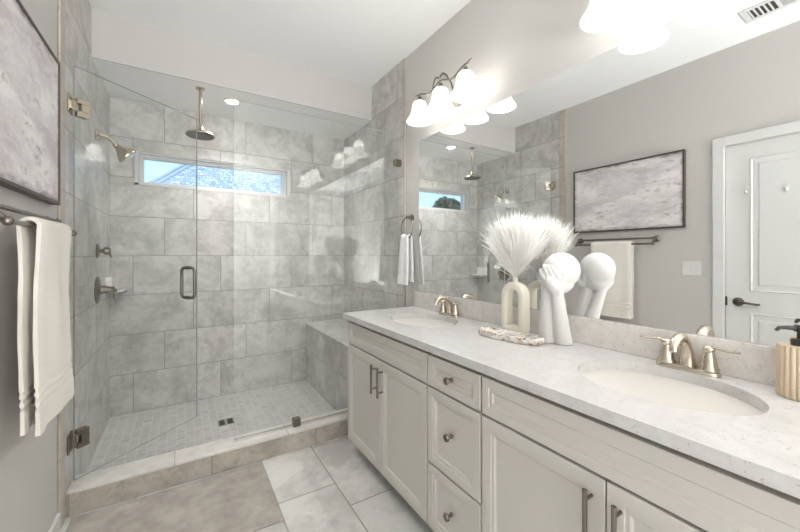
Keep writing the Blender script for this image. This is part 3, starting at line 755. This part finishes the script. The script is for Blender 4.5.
# sculpture: bald head resting its face in both hands
sc = MB()
hc_ = Vector((1.305, .858, 1.180)); vr = Vector((.55, -.83, 0)).normalized(); vd = Vector((.83, .55, 0)).normalized()
up = Vector((0, 0, 1))
def at(r, u, d): return hc_+vr*r+up*u+vd*d       # right, up, away as the camera sees the head
sc.ball(hc_, .071, 32, 20, (1.0, 1.0, 1.02))
sc.ball(at(-.008, -.036, 0), .060, 28, 18)       # jaw
sc.ball(at(-.034, -.030, 0), .046, 24, 16)       # face turned down to the left
def surf(r, u, side, lift=0.0):
    q = 1-((r+.014)/.074)**2-((u+.018)/.088)**2
    return at(r, u, side*(.064*math.sqrt(max(0, q))+lift))
for sd_, base_r, d0 in ((-1, .032, -.020), (1, -.030, .016)):
    # forearm: broad at the counter, narrow at the wrist
    b0 = Vector((1.346, .913, ZC))+vr*base_r+vd*(.006*sd_)
    w1 = at(-.014, -.092, -.026) if sd_ < 0 else at(-.046, -.062, .014)
    rads = [.0365, .0355, .031, .027, .0245, .0245] if sd_ < 0 else [.0365, .036, .034, .032, .030, .029]
    ts = [0, .03, .35, .65, .92, 1.08]
    R = []
    for q, rr in zip(ts, rads):
        c_ = b0.lerp(w1, q) + up*.001
        R.append([c_+Vector((1, 0, 0))*rr*cos(2*pi*k/20)+Vector((0, 1, 0))*rr*sin(2*pi*k/20) for k in range(20)])
    sc.rings(R)
    pal = surf(-.024, -.056, sd_, .001)
    sc.ball(pal, .027, 18, 12, (1, 1, 1.1)); sc.ball(w1.lerp(pal, .5), .026, 18, 12)
    sc.ball(surf(-.040, -.040, sd_, .002), .020, 18, 12)
    for k in range(4):
        ox, oy = .0165*k*.84, .0165*k*.54
        pts = [surf(-.046+ox-.022*0+q*-.032, -.060+oy+q*(.072-.010*abs(k-1)), sd_, .0005) for q in (0, .3, .6, .85, 1.0)]
        sc.tube(pts, [.0108, .0104, .0098, .0088, .0068], 10)
    tp = [surf(-.012+q*.034, -.066+q*.058, sd_, .000) for q in (0, .4, .75, 1)]
    sc.tube(tp, [.0125, .0115, .0105, .008], 10)
so = obj('head_sculpture', sc, M['matte_white'])
rm = so.modifiers.new('fuse', 'REMESH'); rm.mode = 'VOXEL'; rm.voxel_size = .0022; rm.use_smooth_shade = True
sm = so.modifiers.new('soften', 'SMOOTH'); sm.factor = .5; sm.iterations = 3
tag(so, 'matte white sculpture of a bald head held in its hands', 'sculpture')

# ribbed soap dispenser
sx_, sy_ = 1.366, .222
sdp = thing('soap_dispenser', 'beige ribbed soap dispenser with black pump at the right edge', 'soap dispenser', (sx_, sy_, ZC))
n = 240; R = []
for s, z in ((.93, .0006), (1, .004), (1, .130), (.94, .136), (.5, .1365)):
    R.append([(sx_+(.0425)*s*(1+.09*abs(sin(11*2*pi*k/n))-.07)*cos(2*pi*k/n), sy_+(.0425)*s*(1+.09*abs(sin(11*2*pi*k/n))-.07)*sin(2*pi*k/n), ZC+z) for k in range(n)])
obj('bottle', MB().rings(R), M['soap'], sdp, smooth=35)
pm = MB().lathe([(0, .1365), (.017, .1365), (.017, .152), (.012, .154), (.006, .155), (.006, .172), (.012, .173), (.013, .186), (.010, .19), (0, .19)], (sx_, sy_, ZC), (0, 0, 1), 24, False, False)
nd = Vector((-.45, .50, 0)).normalized()
pc = Vector((sx_, sy_, ZC+.181))
pm.tube([pc, pc+nd*.03+Vector((0, 0, .001)), pc+nd*.043, pc+nd*.05+Vector((0, 0, -.008))], [.0065, .0055, .005, .004], 12)
obj('pump', pm, M['black'], sdp, smooth=40)

# ---------------------------------------------------------------- left wall: picture, towel bar, towel, switch, hooks
pic = thing('framed_painting', 'pale distressed abstract painting in thin dark wooden frame', 'painting', (XLP, 1.595, 1.76))
py0, py1, pz0, pz1 = 1.14, 2.05, 1.455, 2.065
fx = XLP+.032
f_ = MB()
w = .013
f_.box((XLP+.001, py0, pz0), (fx, py0+w, pz1)).box((XLP+.001, py1-w, pz0), (fx, py1, pz1)).box((XLP+.001, py0+w, pz0), (fx, py1-w, pz0+w)).box((XLP+.001, py0+w, pz1-w), (fx, py1-w, pz1))
obj('frame', f_, M['frame'], pic, bevel=.0015)
obj('canvas', MB().box((XLP+.004, py0+w, pz0+w), (fx-.004, py1-w, pz1-w)), M['canvas'], pic)

tb = thing('towel_bar', 'double brushed nickel towel bar under the painting', 'towel bar', (XLP, 1.64, 1.36))
BXb, BZb, BXf, BZf = XLP+.036, 1.381, XLP+.084, 1.333
for y in (1.335, 1.99):
    mb = MB().lathe([(0, 0), (.027, 0), (.028, .006), (.020, .014), (.011, .018), (.0105, .036), (0, .038)], (XLP, y, BZb-.006), (1, 0, 0), 28, False, False)
    mb.tube([(BXb-.004, y, BZb-.006), (XLP+.06, y, BZb-.022), (BXf-.004, y, BZf+.004), (BXf, y, BZf)], [.0085, .008, .008, .0095], 12)
    mb.ball((BXf, y, BZf), .0135, 16, 10); mb.ball((BXb, y, BZb), .0125, 16, 10)
    obj('post', mb, M['nickel_dark'], tb, smooth=45)
obj('bar', MB().cyl((BXb, 1.335, BZb), (BXb, 1.99, BZb), .0075, seg=16), M['nickel_dark'], tb, smooth=60)
obj('bar', MB().cyl((BXf, 1.33, BZf), (BXf, 1.995, BZf), .0080, seg=16), M['nickel_dark'], tb, smooth=60)

def cloth(path, thick, ys, wob, m_, name, parent=None, axis='y', band=None, ntex=26, flare=0.0):
    """hanging folded cloth: path = list of (offset, z) going over a bar, swept across ys with gentle folds"""
    P = [Vector((p[0], 0, p[1])) for p in path]
    def rings_for(yv, t):
        out = []
        top = []
        for i, p in enumerate(P):
            a = P[max(0, i-1)]; b_ = P[min(len(P)-1, i+1)]; d_ = (b_-a).normalized(); nn = Vector((d_.z, 0, -d_.x))
            top.append((p, nn))
        return top
    mb = MB(); ny = ntex; rows = []
    for j in range(ny+1):
        t = j/ny; yv = ys[0]+(ys[1]-ys[0])*t
        lo = []; hi = []
        for i, (p, nn) in enumerate(rings_for(yv, t)):
            hang = max(0.0, (path[0][2] if len(path[0]) > 2 else P[len(P)//2].z)-p.z)
            k = min(1, hang/.25)
            wv = wob*k*(sin(t*7+p.z*4.5)+.5*sin(t*15+1.3))*.5
            edge = .5+.5*min(1, min(t, 1-t)*14)
            th = thick*edge*(1+.08*sin(p.z*40+t*5))
            sh_ = wob*.5*k*sin(p.z*14)*(1 if t > .5 else -1)*.5
            sh_ += flare*t*min(1, hang/.6)**2
            bnd = 0
            if band:
                for bz in band:
                    if abs(p.z-bz) < .006: bnd = -.0035
            wv += 0
            lo.append(p-nn*(th/2+bnd)+Vector((wv, yv+sh_, 0))); hi.append(p+nn*(th/2+bnd)+Vector((wv, yv+sh_, 0)))
        rows.append(lo+hi[::-1])
    mb.rings(rows, True, True)
    if axis != 'y': pass
    return obj(name, mb, m_, parent, smooth=70)
# folded bath towel over the front bar
rb = .0188
path = []
zb1, zb2 = .69, .70
for i in range(97): path.append((BXf+.0165+.0055*max(0, (i-72)/24), zb1+(BZf-zb1)*i/96))
for k in range(1, 10):
    a = pi*k/10; path.append((BXf+.022*cos(a), BZf+rb*sin(a)))
for i in range(97): path.append((BXf-.0165-.0055*max(0, (24-i)/24), BZf-(BZf-zb2)*i/96))
bt = cloth(path, .020, (1.488, 1.830), .010, M['towel_cream'], 'bath_towel', band=(.80, .775, .825), flare=.075)
tag(bt, 'thick cream bath towel folded over the front towel bar', 'towel')

sw = thing('light_switch', 'white double rocker light switch plate on wall beside the door', 'light switch', (XLP, 1.105, 1.137))
obj('plate', MB().box((XLP+.0003, 1.045, 1.080), (XLP+.006, 1.163, 1.195)), M['white'], sw, bevel=.002)
for y in (1.081, 1.127): obj('rocker', MB().box((XLP+.005, y-.017, 1.104), (XLP+.0095, y+.017, 1.171)), M['white'], sw, bevel=.002)
def hook(y, z, label):
    t = thing('wall_hook', label, 'hook', (dx, y, z), 'adhesive hooks on the door')
    obj('hook_plate', MB().box((dx+.0003, y-.011, z-.022), (dx+.005, y+.011, z+.032)), M['white'], t, bevel=.002)
    obj('hook_arm', MB().tube([(dx+.004, y, z-.004), (dx+.012, y, z-.018), (dx+.022, y, z-.016), (dx+.026, y, z-.002)], [.007, .007, .0065, .005], 10), M['chrome'], t, smooth=60)
hook(.798, 1.69, 'small adhesive hook on the white door, nearer its handle side')
hook(.603, 1.68, 'small adhesive hook on the white door, farther from handle side')

# ---------------------------------------------------------------- right wall: towel ring and hand towel
RY, RZ, RXX = 2.150, 1.437, 1.400
tring = thing('towel_ring', 'round nickel towel ring on wall beside the mirror', 'towel ring', (XRP, RY, 1.51))
obj('post', MB().lathe([(0, 0), (.024, 0), (.025, .006), (.016, .014), (.010, .018), (.010, .045), (.012, .052), (0, .054)], (XRP, RY, 1.515), (-1, 0, 0), 24, False, False), M['nickel_dark'], tring, smooth=40)
obj('ring', MB().rings([[(RXX+.0048*sin(2*pi*k/10), RY+(.076+.0048*cos(2*pi*k/10))*cos(2*pi*j/48), RZ+(.076+.0048*cos(2*pi*k/10))*sin(2*pi*j/48)) for k in range(10)] for j in range(49)], False, False), M['nickel_dark'], tring, smooth=60)
path = []
zr = RZ-.074
for i in range(25): path.append((RXX-.018-.014*(1-i/24), 1.025+(zr-1.025)*i/24))
for k in range(1, 8):
    a = pi*k/8; path.append((RXX-.018*cos(a), zr+.014*sin(a)))
for i in range(25): path.append((RXX+.018, zr-(zr-1.045)*i/24))
htw = cloth(path, .016, (2.098, 2.215), .006, M['towel_white'], 'hand_towel', band=(1.10, 1.115, 1.075), ntex=20)
# gather the towel where it passes through the ring
for v in htw.data.vertices:
    k = min(1, max(0, (v.co.z-1.10)/.28)); v.co.y = RY+(v.co.y-RY)*(1.12-.42*k*k)
    v.co.z += k**4*(.076-math.sqrt(max(0, .076**2-(v.co.y-RY)**2)))
tag(htw, 'white hand towel hanging through the towel ring', 'towel')

# ---------------------------------------------------------------- ceiling vent (seen in the mirror)
vt = thing('ceiling_vent', 'white slotted air vent in the ceiling, reflected at the top right', 'vent', (-.13, .60, HC))
fv = MB(); vx0, vx1, vy0, vy1 = -.19, -.07, .36, .70
fv.box((vx0-.03, vy0-.03, HC-.007), (vx0, vy1+.03, HC-.0003)).box((vx1, vy0-.03, HC-.007), (vx1+.03, vy1+.03, HC-.0003)).box((vx0, vy0-.03, HC-.007), (vx1, vy0, HC-.0003)).box((vx0, vy1, HC-.007), (vx1, vy1+.03, HC-.0003)).box((vx0, .565, HC-.007), (vx1, .582, HC-.0003))
obj('grille_frame', fv, M['white'], vt, bevel=.002)
obj('duct', MB().box((vx0, vy0, HC-.0012), (vx1, vy1, HC-.0004)), M['bronze'], vt)
lv = MB()
for i in range(5): lv.box((vx0, .60+.022*i, HC-.0065), (vx1, .607+.022*i, HC-.0015))
for i in range(9): lv.box((vx0+.004+.0125*i, vy0, HC-.0065), (vx0+.009+.0125*i, .565, HC-.0015))
obj('louvre', lv, M['white'], vt)
